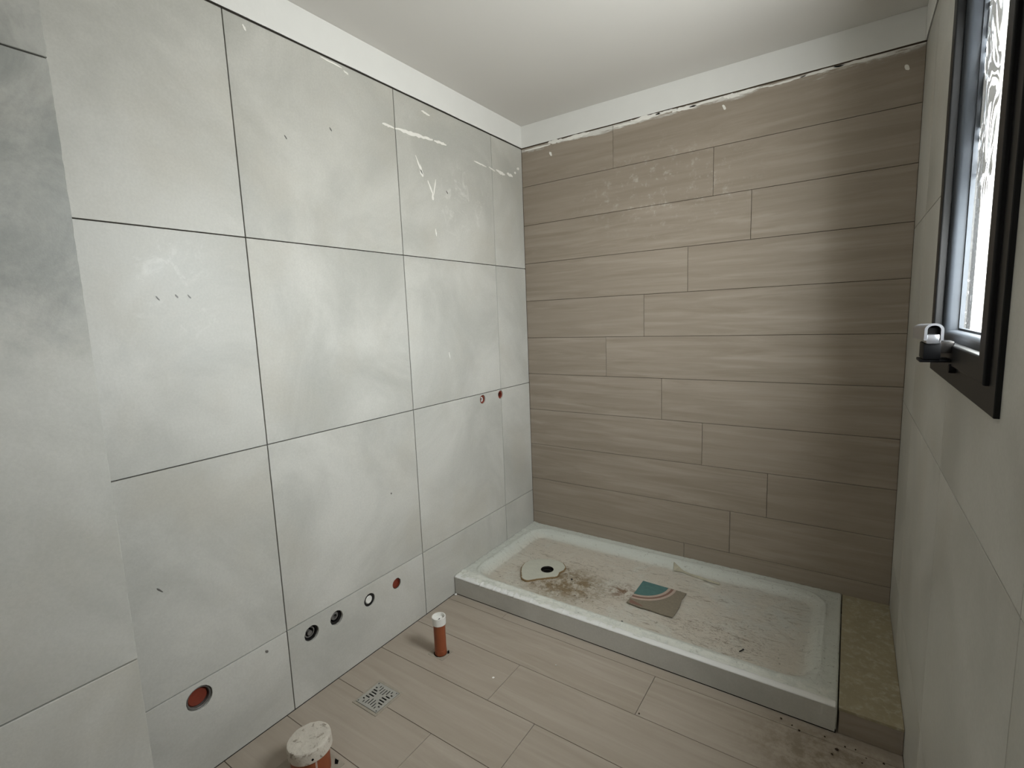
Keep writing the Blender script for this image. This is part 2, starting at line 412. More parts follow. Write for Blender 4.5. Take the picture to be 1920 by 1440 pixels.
# pipes and wall boxes sunk in those holes
def stub(name, label, y, z, parts, cat='pipe'):
    t = thing(name, label, cat, (-.03, y, z))
    for pn, prof, mat, dz in parts:
        soften(new(pn, lathe(prof, 24, 'x', (0, y, z+dz)), mat, t))
    return t
stub('water_outlet', 'small red-brown shower pipe end ringed in white, left one of the pair at waist height', -.430, .880,
     [('pipe', [(.0195, -.05), (.0195, -.004), (.014, -.004), (.014, -.03), (0, -.03)], 'pvcred', 0), ('washer', [(.0135, -.018), (.0135, -.010), (.0085, -.010), (.0085, -.018)], 'cap', -.002)])
stub('water_outlet', 'small red-brown shower pipe end on the tile joint nearest the wood wall', -.2787, .8812,
     [('pipe', [(.020, -.05), (.020, -.006), (.013, -.006), (.013, -.035), (0, -.035)], 'pvcred', 0), ('plug', [(.011, -.03), (.011, -.018), (0, -.018)], 'rubber', 0)])
stub('water_outlet', 'flat red-brown pipe plug low on the wall, nearest the shower tray', -1.0536, .2188,
     [('pipe', [(.0200, -.05), (.0200, -.005), (.0165, -.005), (.0165, -.010), (0, -.010)], 'pvcred', 0), ('rim', [(.0208, -.02), (.0208, -.003), (.0195, -.003), (.0195, -.02)], 'rubber', 0)])
stub('water_outlet', 'round outlet with white plug inside a black ring, low on the wall', -1.1919, .2192,
     [('ring', [(.0245, -.05), (.0245, -.004), (.0165, -.004), (.0165, -.03)], 'rubber', 0), ('plug', [(.0160, -.03), (.0160, -.006), (.013, -.003), (.006, -.004), (0, -.006)], 'cap', 0)])
stub('water_outlet', 'black rubber outlet with grey nut, second from the left of the four small low outlets', -1.3396, .2268,
     [('pipe', [(.0250, -.05), (.0250, -.012), (.018, -.012), (.018, -.035), (0, -.035)], 'rubber', 0), ('nut', [(.0145, -.032), (.0145, -.012), (.007, -.010), (.007, -.028), (0, -.028)], 'greyplastic', .004)])
stub('water_outlet', 'black rubber outlet with chipped rim, leftmost of the four small low outlets', -1.4401, .226,
     [('pipe', [(.0260, -.05), (.0260, -.010), (.0225, -.010), (.0225, -.035), (0, -.035)], 'rubber', 0), ('ring', [(.019, -.032), (.019, -.014), (.015, -.014), (.015, -.032)], 'greyplastic', 0),
      ('plug', [(.0085, -.032), (.0085, -.012), (0, -.012)], 'greyplastic', -.003)])
stub('drain_outlet', 'largest red-brown drain pipe opening low on the left wall', -1.7964, .235,
     [('pipe', [(.0335, -.055), (.0335, -.006), (.030, -.004), (.028, -.006), (.028, -.05)], 'greyplastic', 0), ('inner_plug', [(.0275, -.05), (.0275, -.016), (.024, -.013), (0, -.018)], 'pvcred', 0)])

# ------------------------------------------------------------------ near wall (projects into the room at the left)
wn = struct('wall_near', 'projecting tiled wall at the left edge, nearest the camera', None, BX((-.0, FRONT, -.05), (PIER-TT+.0012, PIERY-.004, CEIL)), 'grout')
PR = [0, .5441, 1.7949, CEIL]; PC = [FRONT, -2.60, PIERY]
for i in range(2):
    for j in range(3):
        u0, u1, v0, v1 = PC[i]+.0014, PC[i+1]-(.0014 if i == 0 else 0), PR[j]+.0016, PR[j+1]-.0016
        out = rect(u0, v0, u1, v1)
        if i == 1:   # cut edge, slightly ragged
            n = int((v1-v0)/.012); out = [(u0, v0)] + [(u1 - abs(random.gauss(0, .0005)) - (.0008 if v0+(v1-v0)*q/n > 1.6 else 0)*random.random(), v0+(v1-v0)*q/n) for q in range(n+1)] + [(u0, v1)]
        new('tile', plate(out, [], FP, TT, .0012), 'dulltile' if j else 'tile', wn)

# ------------------------------------------------------------------ wall_back: wood-look planks
wb = struct('wall_back', 'back wall of taupe wood-look plank tiles', None, BX((-.12, TT-.0012, -.05), (W+.09, .12, CEIL)), 'wgrout')
PZ = [2.154] + [1.9589 - .2*k for k in range(10)] + [0]
VJ = [.5142, .9678, 1.1198, .8642, .6618, .4649, .7469, .9356, 1.2105, 1.0623, .8571]
for k in range(11):
    v1, v0 = PZ[k]-.0010, PZ[k+1]+.0010
    for a, b in ((0, VJ[k]), (VJ[k], W)):
        new('plank', plate(rect(a+.0009, v0, b-.0009, v1), [], FB, TT, .0005), 'wood', wb)
for a in ((.17, 2.105), (1.00, 2.118), (1.60, 2.095)):
    streak(wb, FB, a, (a[0]+.012, a[1]-.02), .006, 6)
# chips of plaster along the top joint
x = .02
while x < 1.45:
    l = random.uniform(.05, .16)
    if random.random() < .8: streak(wb, FB, (x, 2.146+random.uniform(-.004, .004)), (x+l, 2.146+random.uniform(-.006, .004)), random.uniform(.003, .011) if .1 < x < 1.05 else random.uniform(.002, .006), 11)
    x += l*random.uniform(.7, 1.1)

# ------------------------------------------------------------------ wall_right with the window opening
OY0, OY1, OZ0, OZ1 = WY0+.012, WY1-.012, WZ0+.012, WZ1-.012
wr = struct('wall_right', 'right wall of pale tiles with the window', None,
            plate(rect(FRONT, -.05, TT, CEIL), [rect(OY0, OZ0, OY1, OZ1)], lambda u, v, w: (W+TT-.0012-w, u, v), .05), 'grout')
_b = plate(rect(FRONT, -.05, TT, CEIL), [rect(OY0-.02, OZ0-.02, OY1+.02, OZ1+.02)], lambda u, v, w: (W+.060-w, u, v), .06)
_o = new('outer_masonry', _b, 'render_coat', wr)
RC = [FRONT, -2.83, -2.205, -1.580, -.955, -.330, 0]; RR = [0, .2835, .9089, 1.5343, 2.154]
for i in range(6):
    for j in range(4):
        u0, u1, v0, v1 = RC[i]+G*.7, RC[i+1]-G*.7, RR[j]+G*.7, RR[j+1]-G*.7
        # subtract the window opening
        iu0, iu1, iv0, iv1 = max(u0, OY0), min(u1, OY1), max(v0, OZ0), min(v1, OZ1)
        out = rect(u0, v0, u1, v1)
        if iu1 > iu0 and iv1 > iv0:
            if iv1 >= v1-1e-4 and iu0 > u0+1e-4: out = [(u0, v0), (u1, v0), (u1, iv0), (iu0, iv0), (iu0, v1), (u0, v1)]       # notch top right
            elif iv1 >= v1-1e-4: out = [(u0, v0), (u1, v0), (u1, v1), (iu1, v1), (iu1, iv0), (u0, iv0)]                         # notch top left
            elif iu0 > u0+1e-4: out = [(u0, v0), (iu0, v0), (iu0, iv1), (u1, iv1), (u1, v1), (u0, v1)]                          # notch bottom right
            else: out = [(iu1, v0), (u1, v0), (u1, v1), (u0, v1), (u0, iv1), (iu1, iv1)]
        new('tile', plate(out, [], FR, TT, .0005), 'tile', wr)

# ------------------------------------------------------------------ wall behind the camera, ceiling, plaster bands
DX0, DX1, DZ = .66, 1.46, 2.06
_w = plate([(-.12, -.05), (DX0, -.05), (DX0, DZ), (DX1, DZ), (DX1, -.05), (W+.09, -.05), (W+.09, CEIL), (-.12, CEIL)], [], lambda u, v, w: (u, FRONT+w, v), .1)
struct('wall_front', 'plain wall with the doorway behind the camera', None, _w, 'band')
_h = bmesh.new()
for a, b in (((-.3, -5.4, -.12), (2.3, FRONT-.1, -.01)), ((-.3, -5.4, CEIL), (2.3, FRONT-.1, CEIL+.08)), ((-.3, -5.5, -.12), (2.3, -5.4, CEIL+.08)), ((-.4, -5.5, -.12), (-.3, FRONT-.1, CEIL+.08)), ((2.3, -5.5, -.12), (2.4, FRONT-.1, CEIL+.08)),
             ((W+.05, FRONT-.11, -.12), (2.3, FRONT-.0, CEIL+.08)), ((-.3, FRONT-.11, -.12), (-.1, FRONT, CEIL+.08))): box(_h, a, b)
struct('wall_hall', 'white hallway beyond the doorway behind the camera', None, _h, 'band')
lamp = thing('added_fill_lamp', 'added bulb holder for the fill light in the unseen hallway behind the camera', 'lamp', (1.12, -4.35, CEIL))  # fixture added to go with the hall fill light
new('cord', lathe([(0, 1.90), (.003, 1.90), (.003, CEIL-.012), (0, CEIL-.012)], 12, 'z', (1.12, -4.35, 0)), 'black', lamp)
new('ceiling_rose', lathe([(0, CEIL-.014), (.04, CEIL-.014), (.045, CEIL-.0005), (0, CEIL-.0005)], 24, 'z', (1.12, -4.35, 0)), 'cap', lamp)
new('socket', lathe([(0, 1.90), (.018, 1.90), (.020, 1.875), (0, 1.875)], 20, 'z', (1.12, -4.35, 0)), 'black', lamp)
struct('ceiling', 'matt white ceiling', None, BX((-.12, FRONT-.1, CEIL), (W+.09, .12, CEIL+.08)), 'paint')
def band(name, label, a, b, ax):
    bm = bmesh.new(); n = 60
    prof = [(.0, 2.159), (.0030, 2.1575), (.0045, 2.160), (.0045, 2.2655), (-.0075, 2.2655), (-.0075, 2.162)]
    rows = []
    for i in range(n+1):
        t = a + (b-a)*i/n; r = []
        for q, (d, z) in enumerate(prof):
            jit = noise.noise(Vector((t*9, q*3.1, ax))) * .0010
            d2 = d + (jit if d > 0 else 0); z2 = z + (jit if q < 3 else 0)
            r.append(bm.verts.new(((d2, t, z2), (t, -d2, z2), (W-d2, t, z2))[ax]))
        rows.append(r)
    for p, q in zip(rows, rows[1:]):
        for i in range(6): bm.faces.new((p[i], p[(i+1) % 6], q[(i+1) % 6], q[i]))
    bm.faces.new(rows[0]); bm.faces.new(rows[-1][::-1])
    return struct(name, label, None, bm, 'band')
band('trim_1', 'white plaster band above the left wall tiles', FRONT, 0, 0)
band('trim_2', 'white plaster band above the wood-look planks', 0.005, W-.005, 1)
band('trim_3', 'white plaster band above the right wall tiles', FRONT, 0, 2)

# ------------------------------------------------------------------ floor
fl = struct('floor', 'floor of light wood-look plank tiles', None, BX((-.12, FRONT-.0, -.12), (W+.09, .12, -TT+.0012)), 'wgrout')
F0 = -.9546
rows = [(-.0, -.15), (-.15, -.35), (-.35, -.5546), (-.5546, F0+.2)] + [(F0+.2-.2*k, F0-.2*k) for k in range(14)]
FJ = {3: .30, 4: .9645, 5: .5247, 6: .7113, 7: .457, 8: 1.02, 9: .66}
for k, (y1, y0) in enumerate(rows):
    y0 = max(y0, FRONT)
    if y1 <= FRONT or y1 - y0 < .02: continue
    j = FJ.get(k, random.uniform(.35, 1.3))
    for a, b in ((0, j), (j, W)):
        new('plank', plate(rect(a+.0009, y0+.0009, b-.0009, y1-.0009), [], FF, TT, .0004), 'floor', fl)

# ------------------------------------------------------------------ window_1
win = bpy.data.objects.new('window_1', None); C.objects.link(win); win.location = (W, (WY0+WY1)/2, WZ0)
win['kind'] = 'structure'; win['label'] = 'black aluminium hopper window high in the right wall'
FW = .045
def ring_frame(name, y0, y1, z0, z1, w, x0, x1, mat, parent, bev=.002, mitre=True, slope=0):
    """four mitred bars as one frame; slope pushes the room-side inner edge back"""
    bm = bmesh.new()
    o4 = [(y0, z0), (y1, z0), (y1, z1), (y0, z1)]; i4 = [(y0+w, z0+w), (y1-w, z0+w), (y1-w, z1-w), (y0+w, z1-w)]
    A = [bm.verts.new((x0, *p)) for p in o4]; B = [bm.verts.new((x0+slope, *p)) for p in i4]
    D = [bm.verts.new((x1, *p)) for p in o4]; E = [bm.verts.new((x1, *p)) for p in i4]
    for i in range(4):
        j = (i+1) % 4
        bm.faces.new((A[i], A[j], B[j], B[i])); bm.faces.new((B[i], B[j], E[j], E[i]))
        bm.faces.new((E[i], E[j], D[j], D[i])); bm.faces.new((D[i], D[j], A[j], A[i]))
    bmesh.ops.recalc_face_normals(bm, faces=bm.faces)
    if bev:
        es = [e for e in bm.edges if len({round(v.co.x, 5) for v in e.verts}) == 1 and e.verts[0].co.x < x1-1e-4 and not
              ({e.verts[0], e.verts[1]} & set(A) and {e.verts[0], e.verts[1]} & set(B))]
        bmesh.ops.bevel(bm, geom=es, offset=bev, segments=3, affect='EDGES', profile=.5)
    return new(name, bm, mat, parent)
ring_frame('frame', WY0, WY1, WZ0, WZ1, FW, W-.007, W+.055, 'black', win, .0015)
SO = .040
sash = ring_frame('sash', WY0+SO, WY1-SO, WZ0+SO, WZ1-SO, .040, W-.014, W+.05, 'black', win, .003)
# rounded glazing bead inside the sash
GB = SO+.040
y0, y1, z0, z1 = WY0+GB, WY1-GB, WZ0+GB, WZ1-GB
bm = bmesh.new()
prof = [(0.000, .0020), (.007, .0022), (.012, .0045), (.016, .0090), (.0175, .0140), (.0178, .0275), (.0222, .028), (.0222, .036), (0, .036)]   # (inset, x)
loops = []
for d, x in prof:
    loops.append([bm.verts.new((W+x, *p)) for p in ((y0+d, z0+d), (y1-d, z0+d), (y1-d, z1-d), (y0+d, z1-d))])
for a, b in zip(loops, loops[1:] + loops[:1]):
    for i in range(4):
        j = (i+1) % 4; bm.faces.new((a[i], a[j], b[j], b[i]))
soften(new('glazing_bead', bm, 'beadgrey', sash), 35)['label'] = 'glazing bead with the reflection of the bright glass painted grey'
GI = GB+.021
new('pane', BX((W+.036, WY0+GI-.01, WZ0+GI-.01), (W+.041, WY1-GI+.01, WZ1-GI+.01)), 'glass', sash)
# handle: hollow lever lying along the bottom rail
HY = (WY0+WY1)/2
handle = bpy.data.objects.new('handle', None); C.objects.link(handle); handle.parent = win
handle.location = Vector((W-.011, HY, 1.17)) - wloc(win)
handle['label'] = 'chrome-topped black window handle'
def arch(y0, y1, xc, zb, ro, ri, hleg):
    bm = bmesh.new(); n = 14
    o = [(xc-ro, zb)] + [(xc-ro*math.cos(PI*i/n), zb+hleg+ro*.85*math.sin(PI*i/n)) for i in range(n+1)] + [(xc+ro, zb)]
    q = [(xc-ri, zb)] + [(xc-ri*math.cos(PI*i/n), zb+hleg+ri*.85*math.sin(PI*i/n)) for i in range(n+1)] + [(xc+ri, zb)]
    ends = []
    for yy, k, sh in ((y0, 1, 0), (y1, .86, -.010)):
        ends.append(([bm.verts.new((xc+(a-xc)*k+sh, yy, zb+(b-zb)*k)) for a, b in o], [bm.verts.new((xc+(a-xc)*k+sh, yy, zb+(b-zb)*k)) for a, b in q]))
    (o1, i1), (o2, i2) = ends; m = len(o1)
    for a in range(m-1):
        bm.faces.new((o1[a], o1[a+1], o2[a+1], o2[a])); bm.faces.new((i1[a], i1[a+1], i2[a+1], i2[a]))
        bm.faces.new((o1[a], o1[a+1], i1[a+1], i1[a])); bm.faces.new((o2[a], o2[a+1], i2[a+1], i2[a]))
    for a in (0, m-1): bm.faces.new((o1[a], o2[a], i2[a], i1[a]))
    return bm
xc = W-.0425
soften(new('lever', arch(HY-.030, HY+.085, xc, 1.197, .0145, .0098, .020), 'chrome', handle))
new('lever_core', BX((xc-.0090, HY-.022, 1.200), (xc+.0090, HY+.045, 1.2205)), 'dark', handle)
soften(new('latch_block', BX((xc-.0112, HY-.028, 1.190), (xc+.0112, HY+.05, 1.2085), .004), 'chrome', handle))
soften(new('latch_body', BX((xc-.0135, HY-.024, 1.160), (xc+.0125, HY+.045, 1.191), .002), 'handleblack', handle))
soften(new('arm', BX((xc+.0100, HY-.018, 1.172), (W-.0105, HY+.030, 1.194), .002), 'chromedark', handle))
soften(new('mounting_plate', BX((xc-.0180, HY-.022, 1.1545), (W-.0105, HY+.040, 1.1595), .001), 'handleblack', handle))
soften(new('screw', lathe([(0, -.006), (.008, -.006), (.009, -.003), (.009, .004)], 20, 'x', (W-.011, HY-.02, 1.143)), 'handleblack', handle))

# ------------------------------------------------------------------ shower tray
tray = thing('shower_tray', 'long white shower tray caked in plaster dust along the wood wall', 'shower tray', (TW/2, TD/2, 0))
RL, RRt, RF, RB_ = .058, .062, .060, .056   # rim widths
def tray_h(x, y):
    # signed distance into the rounded basin
    x0, x1, y0, y1 = RL, TW-RRt, TD+RF, -RB_; r = .09
    cx, cy = (x0+x1)/2, (y0+y1)/2; qx, qy = abs(x-cx)-(x1-x0)/2+r, abs(y-cy)-(y1-y0)/2+r
    d = -(math.hypot(max(qx, 0), max(qy, 0)) + min(max(qx, qy), 0) - r)
    h = TH
    s = min(max(d/.040, 0), 1); s = s*s*(3-2*s); h -= .026*s
    if d > 0: h -= .006*(1-min(math.hypot(x-.323, y+.403)/.9, 1))
    e = max(-d, 0); h += .0035*math.exp(-((e-.012)/.008)**2)          # raised lip round the basin
    edge = min(TW-x, y-TD, 1)
    if edge < .006: h -= (.006-edge)**2/.012
    return h
def tray_full(x, y):
    h = tray_h(x, y); p = Vector((x, y, 0))
    crust = .0
    fl = max(0, 1-((y-TD)/.085)) * max(0, min(1, (1.05-x)/.5)) + max(0, 1-x/.10)*.9 + max(0, 1-(-y)/.05)*.25
    crust += fl * (.0030 + .0045*noise.fractal(p*38, .7, 2.2, 5) + .0022*noise.noise(p*120))
    br = math.exp(-((x-.44)/.15)**2-((y+.47)/.10)**2); crust += br*(.0010+.0055*abs(noise.fractal(p*60, .6, 2.2, 4)))
    crust += .0010*noise.fractal(p*24, 1, 2, 4)
    # a scraped lip of film on the back half and a rubbed track to the right
    for (ax, ay, bx, by, hh, ww) in ((.905, -.10, 1.03, -.155, .004, .007), (1.21, -.26, 1.36, -.43, .0025, .012), (.80, -.50, .99, -.60, .002, .006), (.95, -.55, 1.12, -.63, .002, .007)):
        d = Vector((bx-ax, by-ay)); t = max(0, min(1, ((x-ax)*d.x+(y-ay)*d.y)/d.length_squared)); q = math.hypot(x-ax-d.x*t, y-ay-d.y*t)
        crust += hh*math.exp(-(q/ww)**2)
    return h + crust
bm = bmesh.new(); nx, ny = 420, 200; g = []
for i in range(nx+1):
    g.append([bm.verts.new(((TW-.0005)*i/nx+.0005*0, TD+(0-TD)*j/ny-.0004*(j == ny), tray_full(TW*i/nx, TD+(0-TD)*j/ny))) for j in range(ny+1)])
for i in range(nx):
    for j in range(ny): bm.faces.new((g[i][j], g[i+1][j], g[i+1][j+1], g[i][j+1]))
ring = [g[i][0] for i in range(nx+1)] + [g[nx][j] for j in range(1, ny+1)] + [g[i][ny] for i in range(nx-1, -1, -1)] + [g[0][j] for j in range(ny-1, 0, -1)]
low = [bm.verts.new((v.co.x, v.co.y, .004)) for v in ring]
for i in range(len(ring)):
    j = (i+1) % len(ring); bm.faces.new((ring[i], low[i], low[j], ring[j]))
bm.faces.new(low)
# punch the waste hole by pulling the surface down
for v in bm.verts:
    r = math.hypot(v.co.x-.3234, v.co.y+.4032)
    if r < .036 and v.co.z > .03: v.co.z = min(v.co.z, .040)
basin = new('basin', bm, 'tray', tray)
basin.data.polygons.foreach_set('use_smooth', [True]*len(basin.data.polygons))
# front upstand tile, standing just off the floor with a dark gap under it
bm = bmesh.new(); n = 160; prof = [(TD-.010, .0045), (TD-.010, .0815), (TD-.0085, .0835), (TD-.0002, .0835), (TD-.0002, .0045)]
rows_ = [[bm.verts.new((.004+(TW-.008)*i/n, y, z + (noise.noise(Vector((i*.3, 0, 0)))*.0006 if z > .08 else 0))) for y, z in prof] for i in range(n+1)]
for a, b in zip(rows_, rows_[1:]):
    for i in range(5): bm.faces.new((a[i], a[(i+1) % 5], b[(i+1) % 5], b[i]))
bm.faces.new(rows_[0]); bm.faces.new(rows_[-1][::-1])
new('front_panel', bm, 'tile', tray)['label'] = 'plain grey tile upstand along the tray front'
# plaster squeezed over the front edge
bm = bmesh.new(); n = 520; A = []
for i in range(n+1):
    x = .002 + (TW-.006)*i/n; k = max(0, min(1, (1.0-x)/.6)); q = noise.fractal(Vector((x*40, 3, 0)), .5, 2.1, 5); q2 = noise.noise(Vector((x*150, 9, 0)))
    wd_ = .0005+.0035*k + .006*q*(.25+k)+.002*q2*k; hh = .0005+.003*k+.004*q*(.2+k)+.0015*q2*k
    wd_ = max(wd_, .0006); hh = max(hh, .0006)
    A.append([bm.verts.new(p) for p in ((x, TD+.030, TH-.003), (x, TD+.010, TH+hh+.001), (x, TD-.002-wd_*.6, TH+hh*.6), (x, TD-.0098-wd_*.35, TH-.001), (x, TD-.0100, TH-.004-wd_*.6), (x, TD+.004, TH-.008))])
for a, b in zip(A, A[1:]):
    for i in range(6): bm.faces.new((a[i], a[(i+1) % 6], b[(i+1) % 6], b[i]))
bm.faces.new(A[0]); bm.faces.new(A[-1][::-1])
o = new('plaster_edge', bm, 'band', tray); o.data.polygons.foreach_set('use_smooth', [True]*len(o.data.polygons))
o['label'] = 'rough white plaster bead on the front edge'
new('shadow_gap', BX((.004, TD-.0085, .0003), (TW-.002, TD+.0, .0044)), 'dark', tray)
# waste: plaster disc with tan broken edge around the drain hole
dc = (.3234, -.4032); zf = tray_h(.25, -.5)
px = [(978, 1084), (984, 1054), (1000, 1047), (1020, 1046.5), (1042, 1050), (1056, 1057), (1058, 1062)]
out = [(.222, -.474), (.205, -.440), (.197, -.405), (.203, -.375), (.222, -.345), (.252, -.326), (.285, -.308), (.317, -.302), (.350, -.307), (.372, -.322),
       (.388, -.345), (.392, -.370), (.385, -.395), (.393, -.425), (.385, -.443), (.366, -.458), (.347, -.477), (.322, -.500), (.300, -.526), (.279, -.534), (.258, -.524), (.240, -.500)]
def smooth_loop(P, n=4):
    R_ = []
    for i in range(len(P)):
        p0, p1, p2, p3 = (Vector(P[(i+d) % len(P)]) for d in (-1, 0, 1, 2))
        for q in range(n):
            t = q/n; R_.append(tuple(.5*((2*p1)+(-p0+p2)*t+(2*p0-5*p1+4*p2-p3)*t*t+(-p0+3*p1-3*p2+p3)*t*t*t)))
    return R_
o2 = [(a+random.uniform(-1, 1)*.0012, b+random.uniform(-1, 1)*.0012) for a, b in smooth_loop(out)]
hole = circ(dc[0], dc[1], .0305, 32)
cc = Vector((.300, -.42))
big = [tuple(cc+(Vector(p)-cc)*1.035) for p in o2]
new('disc_edge', plate(big[::-1], [circ(dc[0], dc[1], .0325, 32)], lambda u, v, w: (u, v, zf+.0085+w), .012, .0), 'foam', tray)['label'] = 'broken tan edge of the disc'
new('drain_disc', plate(o2[::-1], [hole], lambda u, v, w: (u, v, zf+.0105+w), .0018, .0006), 'collar', tray)['label'] = 'pale irregular disc around the waste hole'
soften(new('drain_ring', lathe([(.0310, .0), (.0310, .0112), (.0295, .0122), (.0280, .0100), (.0270, -.002), (.0200, -.004), (.0195, -.010)], 36, 'z', (dc[0], dc[1], zf)), 'chromedark', tray))
soften(new('drain_hole', lathe([(.0268, -.0038), (.020, -.0050), (0, -.006)], 28, 'z', (dc[0], dc[1], zf)), 'dark', tray))

# torn sticker on the tray floor
zs = .0632
stk = thing('sticker', 'torn square sticker with teal quarter circle on the shower tray', 'sticker', (.85, -.37, zs))
def FS(h): return lambda u, v, w: (u, v, zs+.002+h+w)
SQ = (.751, -.273)           # corner the arcs are centred on
ax_u = Vector((.160, -.006)); ax_v = Vector((.002, -.196))
def sp(a, b): v = Vector(SQ)+ax_u*a+ax_v*b; return (v.x, v.y)
rag = lambda a, b: sp(a+random.uniform(-.015, .015), b+random.uniform(-.015, .015))
body = [sp(0, 0)] + [rag(t, 0) for t in (.25, .5, .75, 1.0)] + [rag(1.22, .0), rag(1.2, .3), rag(1.22, .6), rag(1.2, .9), rag(1.18, 1.02)] + [rag(t, 1.03) for t in (.9, .6, .3)] + [rag(-.02, 1.02), rag(0, .5)]
new('backing', plate(body, [], FS(0), .0035), 'stickergrey', stk)
def wedge(r0, r1, h, mat, name):
    n = 24; P = [sp(r1*math.cos(PI/2*i/n), r1*.86*math.sin(PI/2*i/n)) for i in range(n+1)]
    P += [sp(r0*math.cos(PI/2*i/n), r0*.86*math.sin(PI/2*i/n)) for i in range(n, -1, -1)] if r0 > 0 else [sp(0, 0)]
    return new(name, plate(P, [], FS(h), .0006), mat, stk)
wedge(0, .72, .0005, 'teal', 'teal_quarter')
wedge(.725, .80, .0006, 'pink', 'arc_band'); wedge(.80, .87, .0004, 'stickerbrown', 'arc_band'); wedge(.87, .94, .0006, 'pink', 'arc_band')
new('stain', plate([rag(.02, .86), rag(.2, .9), rag(.35, .93), rag(.42, 1.0), rag(.2, 1.0), rag(.04, .99)], [], FS(.0004), .0006), 'stickerbrown', stk)

# peeled strip of film lying against the tray's back slope
bm = bmesh.new(); P = [(.830, -.070), (.850, -.095), (.880, -.098), (.915, -.110), (.955, -.118), (1.005, -.124), (1.050, -.131)]
A = []
for i, (x, y) in enumerate(P):
    w_ = (.004, .022, .006, .006, .010, .008, .003)[i]
    A.append([bm.verts.new((x+dx*w_, y+dy*w_, max(tray_full(x+dx*w_, y+dy*w_), .06)+.002+dz)) for dx, dy, dz in ((.3, .8, .001), (0, 0, .005+random.random()*.003), (-.3, -.8, .001), (0, 0, .001))])
for a, b in zip(A, A[1:]):
    for i in range(4): bm.faces.new((a[i], a[(i+1) % 4], b[(i+1) % 4], b[i]))
bm.faces.new(A[0]); bm.faces.new(A[-1][::-1])
new('film_scrap', bm, 'scraper', tray)['label'] = 'crumpled strip of dirty film'

# ------------------------------------------------------------------ ledge right of the tray
def ledge_part(name, a, b, mat, par, bev=.0015):
    bm = BX(a, b, bev); return new(name, bm, mat, par)
lg = thing('tiled_ledge', 'sandy brown tiled ledge between the shower tray and right wall', 'ledge', (1.577, -.35, 0))
ledge_part('top_tile', (TW+.003, TD-.006, TH-.010), (W-.0005, -.0005, TH-.001), 'ledge', lg)
ledge_part('front_tile', (TW+.005, TD-.004, .0008), (W-.001, TD+.008, TH-.0105), M['wood'], lg)
ledge_part('core', (TW+.008, TD+.009, .0008), (W-.002, -.002, TH-.011), 'cement', lg, 0)

# ------------------------------------------------------------------ floor drain
cx, cy = .1965, -1.3425
fd = thing('floor_drain', 'square steel floor drain grate set in the plank floor', 'drain', (cx, cy, 0))
bm = plate(rect(cx-.0595, cy-.0605, cx+.0595, cy+.0605), [rect(cx-.0515, cy-.0515, cx+.0515, cy+.0515)], lambda u, v, w: (u, v, .0022+w), .0020, .0006)
new('frame', bm, 'cement', fd)
new('dark_underlay', BX((cx-.0515, cy-.0515, .0002), (cx+.0515, cy+.0515, .0006)), 'dark', fd)  # thin black sheet painting in the dark below the grate slots
sl = []
def slot(u0, v0, u1, v1): sl.append(rect(u0, v0, u1, v1))
for s in (-1, 1):
    for k in range(6):
        off = (k-2.5)*.0112; a0 = (.0335, .0215, .0135, .0135, .0215, .0335)[k]; a1 = (.0420, .0410, .0380, .0380, .0410, .0420)[k]
        a, b = sorted((s*a0, s*a1))
        slot(cx+off-.0021, cy+a, cx+off+.0024, cy+b); slot(cx+a, cy+off-.0024, cx+b, cy+off+.0024)
# keep slots that do not meet
keep = []
for q in sl:
    bb = (min(p[0] for p in q), min(p[1] for p in q), max(p[0] for p in q), max(p[1] for p in q))
    if all(bb[2]+.0008 < k_[0] or bb[0]-.0008 > k_[2] or bb[3]+.0008 < k_[1] or bb[1]-.0008 > k_[3] for k_, _ in keep): keep.append((bb, q))
new('grate', plate(rect(cx-.0505, cy-.0505, cx+.0505, cy+.0505), [q for _, q in keep], lambda u, v, w: (u, v, .0030+w), .0022, .0003), 'steel', fd)
for sx, sy in ((-1, -1), (1, 1), (-1, 1), (1, -1)):
    new('screw', lathe([(.0028, 0), (.0028, .0008), (0, .0010)], 14, 'z', (cx+sx*.045, cy+sy*.045, .0030)), 'greyplastic', fd)

# ------------------------------------------------------------------ capped pipes standing out of the floor
def ragged_square(cx, cy, hx, hy, f, th, mat, name, par, hole_r=None):
    P = []
    for (a, b), (c, d) in zip(((-1, -1), (1, -1), (1, 1), (-1, 1)), ((1, -1), (1, 1), (-1, 1), (-1, -1))):
        for q in range(5):
            t = q/5; P.append((cx+hx*(a+(c-a)*t)+random.uniform(-1, 1)*.0012, cy+hy*(b+(d-b)*t)+random.uniform(-1, 1)*.0012))
    return new(name, plate(P, [circ(cx, cy, hole_r, 28, .001)] if hole_r else [], f, th), mat, par)
px_, py_ = .2270, -1.0570
sp_ = thing('waste_pipe', 'short orange pipe with white plastic cap near the shower tray', 'pipe', (px_, py_, 0))
soften(new('pipe', lathe([(0, .0), (.0232, .0), (.0232, .020), (.0225, .0205), (.0225, .126), (0, .126)], 40, 'z', (px_, py_, 0)), 'pvc', sp_))
capo = soften(new('cap', lathe([(.0225, .1235), (.0262, .1235), (.0266, .147), (.0262, .1530), (.0225, .1530), (.0215, .1400), (0, .1395)], 40, 'z', (px_, py_, 0), None), 'cap', sp_))
new('slot', BX((px_-.002, py_-.016, .1392), (px_+.0015, py_+.006, .1402)), 'dark', capo)
ragged_square(.2250, -1.0580, .0375, .0310, lambda u, v, w: (u, v, .0012+w), .0010, 'cement', 'mortar', sp_, .027)
new('gap', plate([(.245, -1.030), (.258, -1.042), (.255, -1.050), (.249, -1.044), (.243, -1.036)][::-1], [], lambda u, v, w: (u, v, .0015+w), .0003), 'dark', sp_)
new('gap', plate(circ(px_, py_, .0268, 28, .001), [], lambda u, v, w: (u, v, .0010+w), .0006), 'dark', sp_)

